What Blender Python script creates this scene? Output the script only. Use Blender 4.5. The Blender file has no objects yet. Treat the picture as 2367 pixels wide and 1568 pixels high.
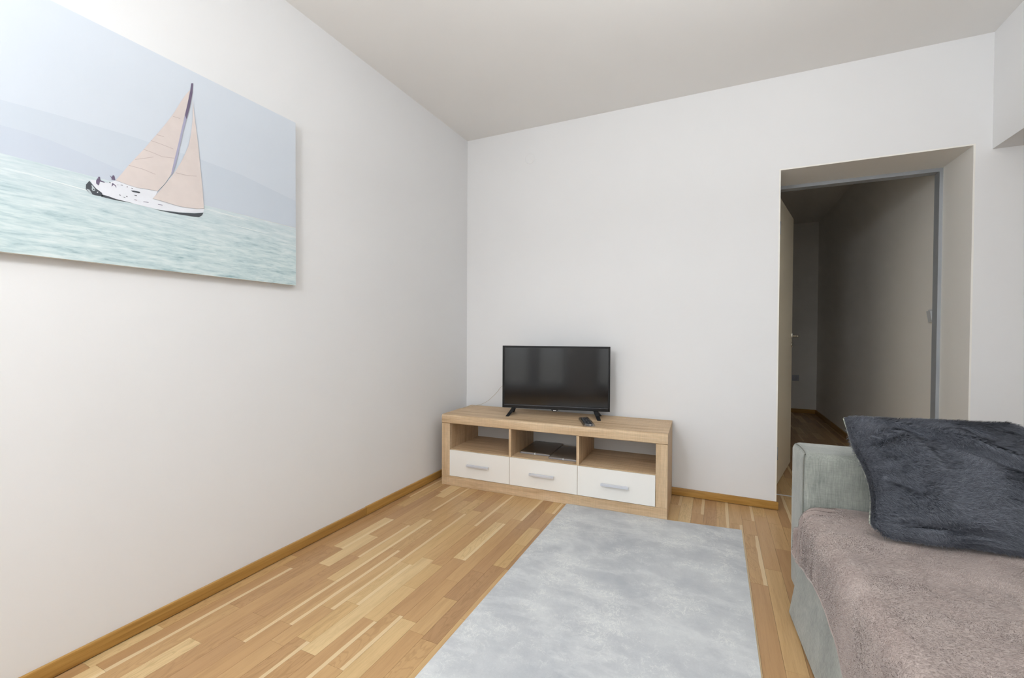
import bpy, bmesh, math, random
import numpy as np
from mathutils import Vector, Matrix, noise

random.seed(7)
rng = np.random.default_rng(11)
SC = bpy.context.scene
COL = SC.collection

# ------------------------------------------------------------------ camera
FPX, YAW, PITCH, ROLL = 1015.834, -0.435858, -0.0142072, 0.00522937
cam_d = bpy.data.cameras.new('camera')
cam_d.sensor_width = 36.0
cam_d.sensor_fit = 'HORIZONTAL'
cam_d.lens = FPX / 2367 * 36.0
cam_d.clip_start = 0.02
cam = bpy.data.objects.new('camera', cam_d)
COL.objects.link(cam)
fw = Vector((math.sin(YAW) * math.cos(PITCH), math.cos(YAW) * math.cos(PITCH), math.sin(PITCH)))
rt = Vector((math.cos(YAW), -math.sin(YAW), 0))
up = rt.cross(fw)
rt2 = rt * math.cos(ROLL) + up * math.sin(ROLL)
up2 = -rt * math.sin(ROLL) + up * math.cos(ROLL)
Mx = Matrix((rt2, up2, -fw)).transposed().to_4x4()
Mx.translation = Vector((1.89963, -3.18182, 1.10))
cam.matrix_world = Mx
SC.camera = cam

# ------------------------------------------------------------------ colour management, sky, daylight
SC.view_settings.view_transform = 'Standard'
SC.view_settings.look = 'None'
SC.view_settings.gamma = 1.0
SC.view_settings.use_curve_mapping = False
SC.view_settings.exposure = -0.02

H = 2.695                      # ceiling height
REAR = -4.75                   # wall behind the camera
RIGHT = 5.3
# windows in the rear wall: x0, x1, z0, z1
WINS = [(0.30, 1.44, 0.16, 2.35), (1.95, 2.95, 0.16, 2.35), (3.75, 4.75, 0.92, 2.35)]
SKY = 3.2

world = bpy.data.worlds.new('overcast_sky')
SC.world = world
world.use_nodes = True
wn = world.node_tree
wn.nodes.clear()
wo = wn.nodes.new('ShaderNodeOutputWorld')
wb = wn.nodes.new('ShaderNodeBackground')
wt = wn.nodes.new('ShaderNodeTexCoord')
ws = wn.nodes.new('ShaderNodeSeparateXYZ')
wr = wn.nodes.new('ShaderNodeValToRGB')
wr.color_ramp.elements[0].position = 0.46
wr.color_ramp.elements[0].color = (0.50, 0.50, 0.48, 1)
wr.color_ramp.elements[1].position = 0.54
wr.color_ramp.elements[1].color = (0.88, 0.94, 1.0, 1)
wm = wn.nodes.new('ShaderNodeMath'); wm.operation = 'MULTIPLY_ADD'
wm.inputs[1].default_value = 0.5; wm.inputs[2].default_value = 0.5
wn.links.new(wt.outputs['Generated'], ws.inputs[0])
wn.links.new(ws.outputs['Z'], wm.inputs[0])
wn.links.new(wm.outputs[0], wr.inputs[0])
wn.links.new(wr.outputs[0], wb.inputs[0])
wb.inputs[1].default_value = SKY
wn.links.new(wb.outputs[0], wo.inputs[0])

def area(name, loc, rot, sx, sy, power, color, portal=False):
    d = bpy.data.lights.new(name, 'AREA')
    d.shape = 'RECTANGLE'; d.size = sx; d.size_y = sy
    d.energy = power; d.color = color
    o = bpy.data.objects.new(name, d)
    o.location = loc; o.rotation_euler = rot
    COL.objects.link(o)
    if portal: d.cycles.is_portal = True
    return o
for (a, b, c, d_) in WINS:
    area('window_portal', ((a + b) / 2, REAR - 0.16, (c + d_) / 2), (math.radians(90), 0, 0), b - a, d_ - c, 1, (1, 1, 1), True)

# added point light, unseen behind the camera, fills in the room
FILL_POS = (1.0, -3.75, 2.12)
ld = bpy.data.lights.new('rear_fill', 'POINT'); ld.energy = 61; ld.color = (0.917, 0.961, 1.0); ld.shadow_soft_size = 0.16
lo = bpy.data.objects.new('rear_fill', ld); lo.location = FILL_POS; COL.objects.link(lo)
# second added light: unseen, aimed up, stands in for flash bounced off the ceiling
area('ceiling_bounce_fill', (2.2, -2.3, 1.95), (math.radians(180), 0, 0), 0.3, 0.3, 28, (0.917, 0.961, 1.0))
# third added light: unseen soft fill from the left, brightens the doorway
area('left_fill', (0.05, -4.0, 1.5), (0, math.radians(-90), 0), 1.0, 1.0, 13, (0.917, 0.961, 1.0))

# ------------------------------------------------------------------ material helpers
def srgb(r, g, b):
    def f(c):
        c /= 255.0
        return c / 12.92 if c <= 0.04045 else ((c + 0.055) / 1.055) ** 2.4
    return (f(r), f(g), f(b), 1.0)

class NT:
    def __init__(s, name):
        s.m = bpy.data.materials.new(name); s.m.use_nodes = True
        s.t = s.m.node_tree; s.t.nodes.clear()
        s.out = s.n('ShaderNodeOutputMaterial')
        s.p = s.n('ShaderNodeBsdfPrincipled')
        s.l(s.p.outputs[0], s.out.inputs[0])
    def n(s, ty, **kw):
        x = s.t.nodes.new(ty)
        for k, v in kw.items():
            if k in x.inputs.keys(): x.inputs[k].default_value = v
            else: setattr(x, k, v)
        return x
    def l(s, a, b): s.t.links.new(a, b)
    def ramp(s, fac, stops, interp='LINEAR'):
        r = s.n('ShaderNodeValToRGB'); e = r.color_ramp.elements
        r.color_ramp.interpolation = interp
        while len(e) < len(stops): e.new(0.5)
        for i, (p, c) in enumerate(stops):
            e[i].position = p; e[i].color = c if len(c) == 4 else (*c, 1)
        s.l(fac, r.inputs[0]); return r.outputs[0]
    def mix(s, fac, a, b, mode='MIX'):
        x = s.n('ShaderNodeMix', data_type='RGBA', blend_type=mode)
        for sock, v in ((0, fac), (6, a), (7, b)):
            if hasattr(v, 'links') or hasattr(v, 'is_linked'): s.l(v, x.inputs[sock])
            else: x.inputs[sock].default_value = v
        return x.outputs[2]
    def math(s, op, a, b=None, c=None):
        x = s.n('ShaderNodeMath', operation=op)
        for i, v in enumerate((a, b, c)):
            if v is None: continue
            if hasattr(v, 'is_linked'): s.l(v, x.inputs[i])
            else: x.inputs[i].default_value = v
        return x.outputs[0]
    def mapping(s, vec, scale=(1, 1, 1), loc=(0, 0, 0), rot=(0, 0, 0)):
        x = s.n('ShaderNodeMapping')
        x.inputs['Scale'].default_value = scale
        x.inputs['Location'].default_value = loc
        x.inputs['Rotation'].default_value = rot
        s.l(vec, x.inputs[0]); return x.outputs[0]
    def noise(s, vec, scale, detail=4, rough=0.55, dist=0.0):
        x = s.n('ShaderNodeTexNoise')
        x.inputs['Scale'].default_value = scale; x.inputs['Detail'].default_value = detail
        x.inputs['Roughness'].default_value = rough; x.inputs['Distortion'].default_value = dist
        if vec is not None: s.l(vec, x.inputs['Vector'])
        return x.outputs['Fac']
    def bump(s, h, strength, dist):
        b = s.n('ShaderNodeBump'); b.inputs['Strength'].default_value = strength
        b.inputs['Distance'].default_value = dist
        s.l(h, b.inputs['Height']); s.l(b.outputs[0], s.p.inputs['Normal'])

def plain(name, col, rough=0.5, metal=0.0, var=0.04, scale=6, bump=0.0, coat=0.0, spec=0.5):
    s = NT(name)
    tc = s.n('ShaderNodeTexCoord')
    f = s.noise(tc.outputs['Object'], scale, 3)
    a = tuple(c * (1 - var) for c in col[:3]) + (1,); b = tuple(min(1, c * (1 + var)) for c in col[:3]) + (1,)
    s.l(s.ramp(f, [(0.3, a), (0.7, b)]), s.p.inputs['Base Color'])
    s.p.inputs['Roughness'].default_value = rough
    s.p.inputs['Metallic'].default_value = metal
    s.p.inputs['Coat Weight'].default_value = coat
    s.p.inputs['Specular IOR Level'].default_value = spec
    if bump:
        s.bump(s.noise(tc.outputs['Object'], scale * 30, 3), bump, 0.002)
    return s.m

def paint(name, col, rough=0.85):
    s = NT(name)
    g = s.n('ShaderNodeNewGeometry')
    big = s.noise(g.outputs['Position'], 0.9, 3)
    a = tuple(c * 0.985 for c in col[:3]); b = tuple(min(1, c * 1.01) for c in col[:3])
    c1 = s.ramp(big, [(0.35, (*a, 1)), (0.65, (*b, 1))])
    # faint scuffs
    sc = s.noise(s.mapping(g.outputs['Position'], (3, 3, 14), rot=(0.3, 0.5, 0.2)), 1.6, 5, 0.6)
    c2 = s.mix(s.ramp(sc, [(0.70, (0, 0, 0, 1)), (0.80, (0.25, 0.25, 0.25, 1))]), c1, (*[c * 0.93 for c in col[:3]], 1))
    s.l(c2, s.p.inputs['Base Color'])
    s.p.inputs['Roughness'].default_value = rough
    s.p.inputs['Specular IOR Level'].default_value = 0.25
    f = s.noise(g.outputs['Position'], 260, 3, 0.6)
    s.bump(f, 0.12, 0.0008)
    return s.m

def oak_panel(name, axis):
    """light sawn oak foil, grain along local axis"""
    s = NT(name)
    tc = s.n('ShaderNodeTexCoord')
    sc = {'x': (1.2, 16, 16), 'y': (16, 1.2, 16), 'z': (16, 16, 1.2)}[axis]
    v = s.mapping(tc.outputs['Object'], sc)
    n1 = s.noise(v, 1.6, 6, 0.6, 0.7)
    n2 = s.noise(s.mapping(tc.outputs['Object'], tuple(k * 4.5 for k in sc)), 2.2, 4, 0.7)
    col = s.ramp(n1, [(0.28, srgb(182, 150, 114)), (0.42, srgb(203, 172, 135)), (0.58, srgb(216, 188, 152)), (0.78, srgb(226, 201, 168))])
    fine = s.ramp(n2, [(0.35, (0.86, 0.86, 0.86, 1)), (0.6, (1.03, 1.03, 1.03, 1))])
    col = s.mix(1.0, col, fine, 'MULTIPLY')
    # cross saw marks
    rot = {'x': (60, 3, 3), 'y': (3, 60, 3), 'z': (3, 3, 60)}[axis]
    n3 = s.noise(s.mapping(tc.outputs['Object'], rot), 3.0, 3, 0.6)
    saw = s.ramp(n3, [(0.42, (0.95, 0.95, 0.95, 1)), (0.56, (1.02, 1.02, 1.02, 1))])
    s.l(s.mix(0.8, col, saw, 'MULTIPLY'), s.p.inputs['Base Color'])
    s.p.inputs['Roughness'].default_value = 0.55
    s.bump(n2, 0.15, 0.0006)
    return s.m

def parquet_mat():
    s = NT('parquet_oak')
    g = s.n('ShaderNodeNewGeometry'); oi = s.n('ShaderNodeObjectInfo')
    uv = s.n('ShaderNodeUVMap')
    r0 = s.math('FRACT', s.math('ADD', oi.outputs['Random'], g.outputs['Random Per Island']))
    r1 = s.math('FRACT', s.math('MULTIPLY', r0, 17.31))
    r2 = s.math('FRACT', s.math('MULTIPLY', r0, 53.77))
    r3 = s.math('FRACT', s.math('MULTIPLY', r0, 131.9))
    off = s.n('ShaderNodeCombineXYZ')
    s.l(s.math('MULTIPLY', r1, 40), off.inputs[0]); s.l(s.math('MULTIPLY', r2, 70), off.inputs[1]); s.l(s.math('MULTIPLY', r3, 90), off.inputs[2])
    add = s.n('ShaderNodeVectorMath', operation='ADD')
    s.l(g.outputs['Position'], add.inputs[0]); s.l(off.outputs[0], add.inputs[1])
    pos = add.outputs[0]
    base = s.ramp(r0, [(0.0, srgb(173, 135, 96)), (0.2, srgb(183, 144, 101)), (0.42, srgb(190, 151, 105)), (0.65, srgb(196, 159, 112)), (0.85, srgb(203, 168, 118)), (0.96, srgb(216, 186, 138))], 'LINEAR')
    n1 = s.noise(s.mapping(pos, (26, 1.4, 1)), 1.5, 5, 0.6, 0.5)
    c = s.mix(1.0, base, s.ramp(n1, [(0.3, (0.88, 0.86, 0.83, 1)), (0.5, (1, 1, 1, 1)), (0.75, (1.06, 1.07, 1.08, 1))]), 'MULTIPLY')
    # cathedral grain on some strips
    dist = s.noise(s.mapping(pos, (9, 1.6, 1)), 1.3, 3, 0.5, 1.0)
    ring = s.math('SINE', s.math('MULTIPLY', dist, 95.0))
    ringc = s.ramp(s.math('MULTIPLY_ADD', ring, 0.5, 0.5), [(0.0, (0.86, 0.84, 0.80, 1)), (0.35, (1, 1, 1, 1))])
    cath = s.ramp(r2, [(0.55, (0, 0, 0, 1)), (0.75, (0.9, 0.9, 0.9, 1))])
    c = s.mix(cath, c, s.mix(1.0, c, ringc, 'MULTIPLY'))
    # fine pores
    n2 = s.noise(s.mapping(pos, (160, 6, 1)), 2.0, 3, 0.6)
    c = s.mix(0.6, c, s.mix(1.0, c, s.ramp(n2, [(0.35, (0.85, 0.83, 0.8, 1)), (0.5, (1, 1, 1, 1))]), 'MULTIPLY'))
    # pale sapwood edge on a few strips
    su = s.n('ShaderNodeSeparateXYZ'); s.l(uv.outputs[0], su.inputs[0])
    wob = s.noise(s.mapping(pos, (1, 3, 1)), 1.5, 2)
    edge = s.math('ADD', su.outputs[0], s.math('MULTIPLY', s.math('SUBTRACT', wob, 0.5), 0.16))
    sap = s.math('MULTIPLY', s.math('GREATER_THAN', edge, 0.76), s.math('GREATER_THAN', r3, 0.70))
    c = s.mix(s.math('MULTIPLY', sap, 0.75), c, srgb(226, 202, 160))
    s.l(c, s.p.inputs['Base Color'])
    s.l(s.ramp(n1, [(0.3, (0.36,) * 3 + (1,)), (0.7, (0.30,) * 3 + (1,))]), s.p.inputs['Roughness'])
    s.p.inputs['Specular IOR Level'].default_value = 0.4
    s.bump(n2, 0.05, 0.0004)
    return s.m

def skirting_mat():
    s = NT('skirting_oak')
    g = s.n('ShaderNodeNewGeometry')
    n1 = s.noise(s.mapping(g.outputs['Position'], (3, 1.2, 40)), 1.6, 5, 0.6, 0.6)
    s.l(s.ramp(n1, [(0.25, srgb(150, 108, 50)), (0.5, srgb(181, 137, 70)), (0.75, srgb(197, 153, 86))]), s.p.inputs['Base Color'])
    s.p.inputs['Roughness'].default_value = 0.4
    return s.m

def fabric_mat(name, dark, light, weave=True):
    s = NT(name)
    tc = s.n('ShaderNodeTexCoord')
    P = tc.outputs['Object']
    a = s.noise(P, 9, 4, 0.6)
    v1 = s.noise(s.mapping(P, (260, 260, 22)), 1.0, 3, 0.7)
    h1 = s.noise(s.mapping(P, (30, 30, 420)), 1.0, 2, 0.6)
    f = s.math('ADD', s.math('MULTIPLY', a, 0.45), s.math('ADD', s.math('MULTIPLY', v1, 0.38), s.math('MULTIPLY', h1, 0.17)))
    s.l(s.ramp(f, [(0.36, dark), (0.64, light)]), s.p.inputs['Base Color'])
    s.p.inputs['Roughness'].default_value = 0.9
    s.p.inputs['Specular IOR Level'].default_value = 0.2
    s.p.inputs['Sheen Weight'].default_value = 0.35
    s.p.inputs['Sheen Roughness'].default_value = 0.5
    s.bump(s.math('ADD', v1, h1), 0.35, 0.0012)
    return s.m

def plush_mat(name, dark, light, scale, hi=0.0):
    s = NT(name)
    tc = s.n('ShaderNodeTexCoord'); P = tc.outputs['Object']
    a = s.noise(P, scale, 4, 0.6, 0.4)
    b = s.noise(s.mapping(P, (1, 1.6, 1)), scale * 9, 4, 0.7)
    f = s.math('ADD', s.math('MULTIPLY', a, 0.55), s.math('MULTIPLY', b, 0.45))
    s.l(s.ramp(f, [(0.34, dark), (0.66, light)]), s.p.inputs['Base Color'])
    s.p.inputs['Roughness'].default_value = 0.95
    s.p.inputs['Specular IOR Level'].default_value = 0.15
    s.p.inputs['Sheen Weight'].default_value = 0.5
    s.p.inputs['Sheen Roughness'].default_value = 0.4
    s.bump(b, 0.5, 0.004)
    return s.m

def rug_mat():
    s = NT('rug_marbled_grey')
    tc = s.n('ShaderNodeTexCoord'); P = tc.outputs['Object']
    w = s.noise(P, 5.0, 6, 0.62, 0.25)
    w2 = s.noise(s.mapping(P, (1, 1.5, 1), loc=(4, 3, 1), rot=(0, 0, 0.5)), 2.2, 8, 0.68, 0.3)
    base = s.ramp(s.math('ADD', s.math('MULTIPLY', w, 0.4), s.math('MULTIPLY', w2, 0.6)), [(0.36, srgb(178, 181, 185)), (0.48, srgb(194, 196, 198)), (0.62, srgb(210, 212, 212))])
    # fine weave speckle
    f = s.noise(s.mapping(P, (1, 3, 1)), 150, 2, 0.6)
    base = s.mix(1.0, base, s.ramp(f, [(0.3, (0.95, 0.95, 0.95, 1)), (0.7, (1.03, 1.03, 1.03, 1))]), 'MULTIPLY')
    # scratch-like pale veins
    k = s.noise(s.mapping(P, (1, 1, 1), rot=(0, 0, 0.9)), 26, 8, 0.75, 0.8)
    thin = s.ramp(s.math('ABSOLUTE', s.math('SUBTRACT', k, 0.5)), [(0.0, (1, 1, 1, 1)), (0.026, (0, 0, 0, 1))])
    msk = s.ramp(s.noise(P, 5.0, 6, 0.75), [(0.46, (0, 0, 0, 1)), (0.62, (0.85, 0.85, 0.85, 1))])
    base = s.mix(s.math('MULTIPLY', thin, msk), base, srgb(240, 240, 234))
    # long soft veins
    k2 = s.noise(s.mapping(P, (0.8, 1.9, 1), rot=(0, 0, -0.35)), 1.5, 7, 0.6, 0.4)
    v2 = s.ramp(s.math('ABSOLUTE', s.math('SUBTRACT', k2, 0.52)), [(0.0, (0.30, 0.30, 0.30, 1)), (0.04, (0, 0, 0, 1))])
    base = s.mix(v2, base, srgb(224, 225, 224))
    s.l(base, s.p.inputs['Base Color'])
    s.p.inputs['Roughness'].default_value = 0.95
    s.p.inputs['Specular IOR Level'].default_value = 0.1
    return s.m

def clear_mat(name, tint=(1, 1, 1, 1), gloss=0.12, rough=0.05):
    s = NT(name)
    s.t.nodes.remove(s.p)
    tr = s.n('ShaderNodeBsdfTransparent'); tr.inputs[0].default_value = tint
    gl = s.n('ShaderNodeBsdfGlossy'); gl.inputs['Roughness'].default_value = rough
    fr = s.n('ShaderNodeFresnel'); fr.inputs[0].default_value = 1.45
    tc = s.n('ShaderNodeTexCoord')
    nn = s.noise(tc.outputs['Object'], 40, 3)
    m = s.n('ShaderNodeMixShader')
    f = s.math('ADD', fr.outputs[0], s.math('MULTIPLY', nn, gloss))
    s.l(f, m.inputs[0]); s.l(tr.outputs[0], m.inputs[1]); s.l(gl.outputs[0], m.inputs[2])
    s.l(m.outputs[0], s.out.inputs[0])
    return s.m

def sea_mat():
    s = NT('print_sea')
    g = s.n('ShaderNodeNewGeometry')
    P = g.outputs['Position']
    sp = s.n('ShaderNodeSeparateXYZ'); s.l(P, sp.inputs[0])
    # waves get finer towards the printed horizon
    n1 = s.noise(s.mapping(P, (1, 4.5, 34), rot=(0.05, 0, 0)), 1.5, 5, 0.6, 0.6)
    n2 = s.noise(s.mapping(P, (1, 14, 90), rot=(0.05, 0, 0)), 1.5, 4, 0.6, 0.5)
    f = s.math('ADD', s.math('MULTIPLY', n1, 0.62), s.math('MULTIPLY', n2, 0.38))
    t = s.math('DIVIDE', s.math('SUBTRACT', 1.61, sp.outputs[2]), 0.28)
    near = s.ramp(f, [(0.34, srgb(150, 178, 184)), (0.42, srgb(186, 207, 210)), (0.52, srgb(208, 224, 225)), (0.64, srgb(226, 236, 236))])
    far = s.ramp(f, [(0.35, srgb(196, 212, 216)), (0.5, srgb(208, 220, 224)), (0.62, srgb(220, 229, 232))])
    s.l(s.mix(s.ramp(t, [(0.0, (0, 0, 0, 1)), (0.6, (1, 1, 1, 1))]), far, near), s.p.inputs['Base Color'])
    s.p.inputs['Roughness'].default_value = 0.7
    return s.m

def screen_mat():
    s = NT('tv_screen_panel')
    tc = s.n('ShaderNodeTexCoord')
    n = s.noise(tc.outputs['Object'], 12, 2)
    s.l(s.ramp(n, [(0.3, srgb(12, 12, 14)), (0.7, srgb(14, 14, 17))]), s.p.inputs['Base Color'])
    s.p.inputs['Roughness'].default_value = 0.09
    s.p.inputs['Specular IOR Level'].default_value = 0.55
    return s.m

M = {}
M['wall'] = paint('wall_paint_white', srgb(238, 237.5, 237.5))
M['ceiling'] = paint('ceiling_paint', srgb(242, 240, 237))
M['corridor'] = paint('corridor_paint', srgb(249, 245, 238))
M['lining'] = plain('door_lining_greige', srgb(246, 243, 237), 0.5, var=0.005, scale=2)
M['leaf'] = plain('door_leaf_beige', srgb(243, 233, 210), 0.45, var=0.015, scale=2)
M['steel'] = plain('door_frame_grey_metal', srgb(170, 174, 179), 0.45, 0.2)
M['chrome'] = plain('brushed_nickel', srgb(205, 200, 190), 0.25, 1.0)
M['alu'] = plain('brushed_aluminium', srgb(222, 225, 232), 0.42, 0.45, var=0.03)
M['plastic_white'] = plain('switch_plastic', srgb(214, 216, 218), 0.35)
M['oakx'] = oak_panel('sawn_oak_along', 'x')
M['oaky'] = oak_panel('sawn_oak_deep', 'y')
M['oakz'] = oak_panel('sawn_oak_upright', 'z')
M['drawer'] = plain('drawer_front_off_white', srgb(243, 240, 234), 0.35, var=0.012, scale=1.5)
M['backboard'] = plain('white_back_panel', srgb(212, 210, 206), 0.6)
M['parquet'] = parquet_mat()
M['skirting'] = skirting_mat()
M['screed'] = plain('screed', srgb(95, 70, 45), 0.9)
M['tv_black'] = plain('tv_black_plastic', srgb(14, 14, 16), 0.3, var=0.05, spec=0.35)
M['tv_matt'] = plain('tv_matt_black', srgb(20, 20, 22), 0.5, var=0.05)
M['screen'] = screen_mat()
M['bezel_lip'] = plain('bezel_reflection_grey', srgb(120, 122, 130), 0.2, 0.6)  # grey gloss standing in for the reflected line on the bezel
M['print_white'] = plain('white_marking', srgb(232, 232, 230), 0.5)
M['cord'] = plain('cord_grey_white', srgb(206, 196, 182), 0.5)
M['rug'] = rug_mat()
M['sofa'] = fabric_mat('sofa_chenille', srgb(116, 121, 116), srgb(166, 168, 160))
M['seam'] = plain('sofa_seam', srgb(118, 118, 110), 0.9)
M['blanket'] = plush_mat('blanket_taupe', srgb(156, 140, 134), srgb(184, 169, 162), 7)  # tone mottling puts the sheen of the brushed nap into the colour
M['pillow'] = plush_mat('pillow_slate', srgb(66, 70, 78), srgb(92, 95, 103), 9)
def hair_mat(name, dark, light, scale):
    s = NT(name)
    g = s.n('ShaderNodeNewGeometry'); tc = s.n('ShaderNodeTexCoord')
    a = s.noise(tc.outputs['Object'], scale, 4, 0.6, 0.4)
    f = s.math('ADD', s.math('MULTIPLY', a, 0.5), s.math('MULTIPLY', g.outputs['Random Per Island'], 0.5))
    s.l(s.ramp(f, [(0.2, dark), (0.8, light)]), s.p.inputs['Base Color'])
    s.p.inputs['Roughness'].default_value = 0.6
    s.p.inputs['Specular IOR Level'].default_value = 0.3
    return s.m
M['pile'] = hair_mat('pillow_pile', srgb(54, 58, 66), srgb(118, 121, 130), 8)
M['nap'] = hair_mat('blanket_nap', srgb(146, 131, 125), srgb(200, 186, 179), 7)
M['pillow_back'] = plain('pillow_backing', srgb(160, 162, 150), 0.9)
M['remote'] = plain('remote_dark_grey', srgb(62, 68, 78), 0.4)
M['button'] = plain('remote_buttons', srgb(96, 102, 114), 0.5)
M['button_red'] = plain('remote_button_red', srgb(140, 60, 60), 0.5)
M['film'] = clear_mat('clear_plastic_film', gloss=0.25, rough=0.15)
M['thin_film'] = clear_mat('thin_packing_film', gloss=0.05, rough=0.3)
M['glass'] = clear_mat('window_glass', gloss=0.0, rough=0.0)
M['panel_grey'] = plain('grey_glass_panel', srgb(206, 199, 188), 0.4, var=0.05, spec=0.3)
M['panel_edge'] = plain('panel_edge_pale', srgb(165, 160, 165), 0.4)
M['outlet'] = plain('outlet_plastic', srgb(190, 192, 200), 0.4)
M['canvas'] = plain('canvas_edge', srgb(226, 224, 216), 0.8)
M['sky_print'] = None
def sky_print():
    s = NT('print_sky')
    g = s.n('ShaderNodeNewGeometry')
    sp = s.n('ShaderNodeSeparateXYZ'); s.l(g.outputs['Position'], sp.inputs[0])
    n = s.noise(s.mapping(g.outputs['Position'], (1, 1, 3)), 1.2, 3)
    t = s.math('ADD', s.math('MULTIPLY', s.math('SUBTRACT', sp.outputs[2], 1.6), 1.5), s.math('MULTIPLY', n, 0.2))
    s.l(s.ramp(t, [(0.1, srgb(209, 216, 225)), (0.8, srgb(216, 223, 232))]), s.p.inputs['Base Color'])
    s.p.inputs['Roughness'].default_value = 0.7
    return s.m
M['sky_print'] = sky_print()
M['hill_far'] = plain('print_hill_far', srgb(205, 213, 223), 0.7, var=0.01)
M['hill_near'] = plain('print_hill_near', srgb(200, 208, 220), 0.7, var=0.01)
M['sea'] = sea_mat()
M['foam'] = plain('print_foam', srgb(232, 238, 238), 0.7, var=0.02)
M['sail'] = plain('print_sail', srgb(222, 210, 205), 0.7, var=0.04, scale=14)
M['sail_seam'] = plain('print_sail_seam', srgb(196, 180, 176), 0.7)
M['mast_dark'] = plain('print_mast_dark', srgb(112, 100, 124), 0.7)
M['mast_light'] = plain('print_mast_light', srgb(172, 170, 194), 0.7)
M['hull'] = plain('print_hull', srgb(232, 234, 240), 0.7, var=0.02, scale=40)
M['hull_dark'] = plain('print_hull_dark', srgb(78, 82, 88), 0.7)
M['hull_pale'] = plain('print_pale_grey', srgb(190, 200, 204), 0.7)

# ------------------------------------------------------------------ object helpers
def link(name, me, mat, parent=None, loc=(0, 0, 0), smooth=False):
    o = bpy.data.objects.new(name, me)
    if mat is not None and not me.materials: me.materials.append(mat)
    COL.objects.link(o)
    o.location = loc
    if parent is not None: o.parent = parent
    if smooth: me.shade_smooth()
    return o

def box_bm(bm, x0, x1, y0, y1, z0, z1):
    vs = [bm.verts.new(c) for c in ((x0, y0, z0), (x1, y0, z0), (x1, y1, z0), (x0, y1, z0), (x0, y0, z1), (x1, y0, z1), (x1, y1, z1), (x0, y1, z1))]
    for f in ((0, 3, 2, 1), (4, 5, 6, 7), (0, 1, 5, 4), (1, 2, 6, 5), (2, 3, 7, 6), (3, 0, 4, 7)):
        bm.faces.new([vs[i] for i in f])
    return vs

def box(name, x0, x1, y0, y1, z0, z1, mat, parent=None, bev=0.0, seg=2, sub=False):
    bm = bmesh.new(); box_bm(bm, x0, x1, y0, y1, z0, z1)
    if bev:
        bmesh.ops.bevel(bm, geom=list(bm.edges), offset=bev, segments=seg, profile=0.5, affect='EDGES')
    me = bpy.data.meshes.new(name); bm.to_mesh(me); bm.free()
    o = link(name, me, mat, parent)
    if bev and seg > 1:
        me.shade_smooth()
        try: me.set_sharp_from_angle(angle=math.radians(35))
        except Exception: pass
    return o

def boxes(name, lst, mat, parent=None, bev=0.0):
    bm = bmesh.new()
    for b in lst: box_bm(bm, *b)
    if bev: bmesh.ops.bevel(bm, geom=list(bm.edges), offset=bev, segments=1, affect='EDGES')
    me = bpy.data.meshes.new(name); bm.to_mesh(me); bm.free()
    return link(name, me, mat, parent)

def catmull(P, n=8):
    P = [Vector(p) for p in P]; out = []
    Q = [P[0] * 2 - P[1]] + P + [P[-1] * 2 - P[-2]]
    for i in range(1, len(Q) - 2):
        for k in range(n):
            t = k / n
            a, b, c, d = Q[i - 1:i + 3]
            out.append(0.5 * ((2 * b) + (c - a) * t + (2 * a - 5 * b + 4 * c - d) * t * t + (3 * b - a - 3 * c + d) * t ** 3))
    out.append(P[-1]); return out

def tube(name, pts, r, mat, parent=None, seg=8, rs=None):
    bm = bmesh.new(); rings = []
    prev = None
    for i, p in enumerate(pts):
        p = Vector(p)
        d = (Vector(pts[min(i + 1, len(pts) - 1)]) - Vector(pts[max(i - 1, 0)])).normalized()
        a = d.cross(Vector((0, 0, 1)))
        if a.length < 1e-3: a = d.cross(Vector((1, 0, 0)))
        a.normalize(); b = d.cross(a)
        if prev is not None and a.dot(prev) < 0: a = -a; b = -b
        prev = a
        rr = rs[i] if rs else r
        rings.append([bm.verts.new(p + (a * math.cos(t) + b * math.sin(t)) * rr) for t in [2 * math.pi * k / seg for k in range(seg)]])
    for A, B in zip(rings, rings[1:]):
        for k in range(seg): bm.faces.new((A[k], A[(k + 1) % seg], B[(k + 1) % seg], B[k]))
    bm.faces.new(rings[0][::-1]); bm.faces.new(rings[-1])
    bmesh.ops.recalc_face_normals(bm, faces=bm.faces)
    me = bpy.data.meshes.new(name); bm.to_mesh(me); bm.free()
    return link(name, me, mat, parent, smooth=True)

def prism(name, pts, axis, a, b, mat, parent=None, bev=0.0):
    """2-D outline extruded along axis from a to b"""
    bm = bmesh.new()
    def P(u, v, w): return {'x': (w, u, v), 'y': (u, w, v), 'z': (u, v, w)}[axis]
    A = [bm.verts.new(P(u, v, a)) for u, v in pts]; B = [bm.verts.new(P(u, v, b)) for u, v in pts]
    n = len(pts)
    bm.faces.new(A[::-1]); bm.faces.new(B)
    for i in range(n): bm.faces.new((A[i], A[(i + 1) % n], B[(i + 1) % n], B[i]))
    bmesh.ops.recalc_face_normals(bm, faces=bm.faces)
    if bev: bmesh.ops.bevel(bm, geom=list(bm.edges), offset=bev, segments=2, affect='EDGES')
    me = bpy.data.meshes.new(name); bm.to_mesh(me); bm.free()
    return link(name, me, mat, parent)

def empty(name, loc=(0, 0, 0), rz=0.0, parent=None):
    o = bpy.data.objects.new(name, None); o.empty_display_size = 0.05
    COL.objects.link(o); o.location = loc; o.rotation_euler = (0, 0, rz)
    if parent: o.parent = parent
    return o

def tag(o, label, cat, group=None):
    o['label'] = label; o['category'] = cat
    if group: o['group'] = group
    return o

def struct(o, label=None):
    o['kind'] = 'structure'
    if label: o['label'] = label
    return o

def place(o, loc=None, rot=None):
    if loc is not None: o.location = loc
    if rot is not None: o.rotation_euler = rot
    return o

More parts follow.
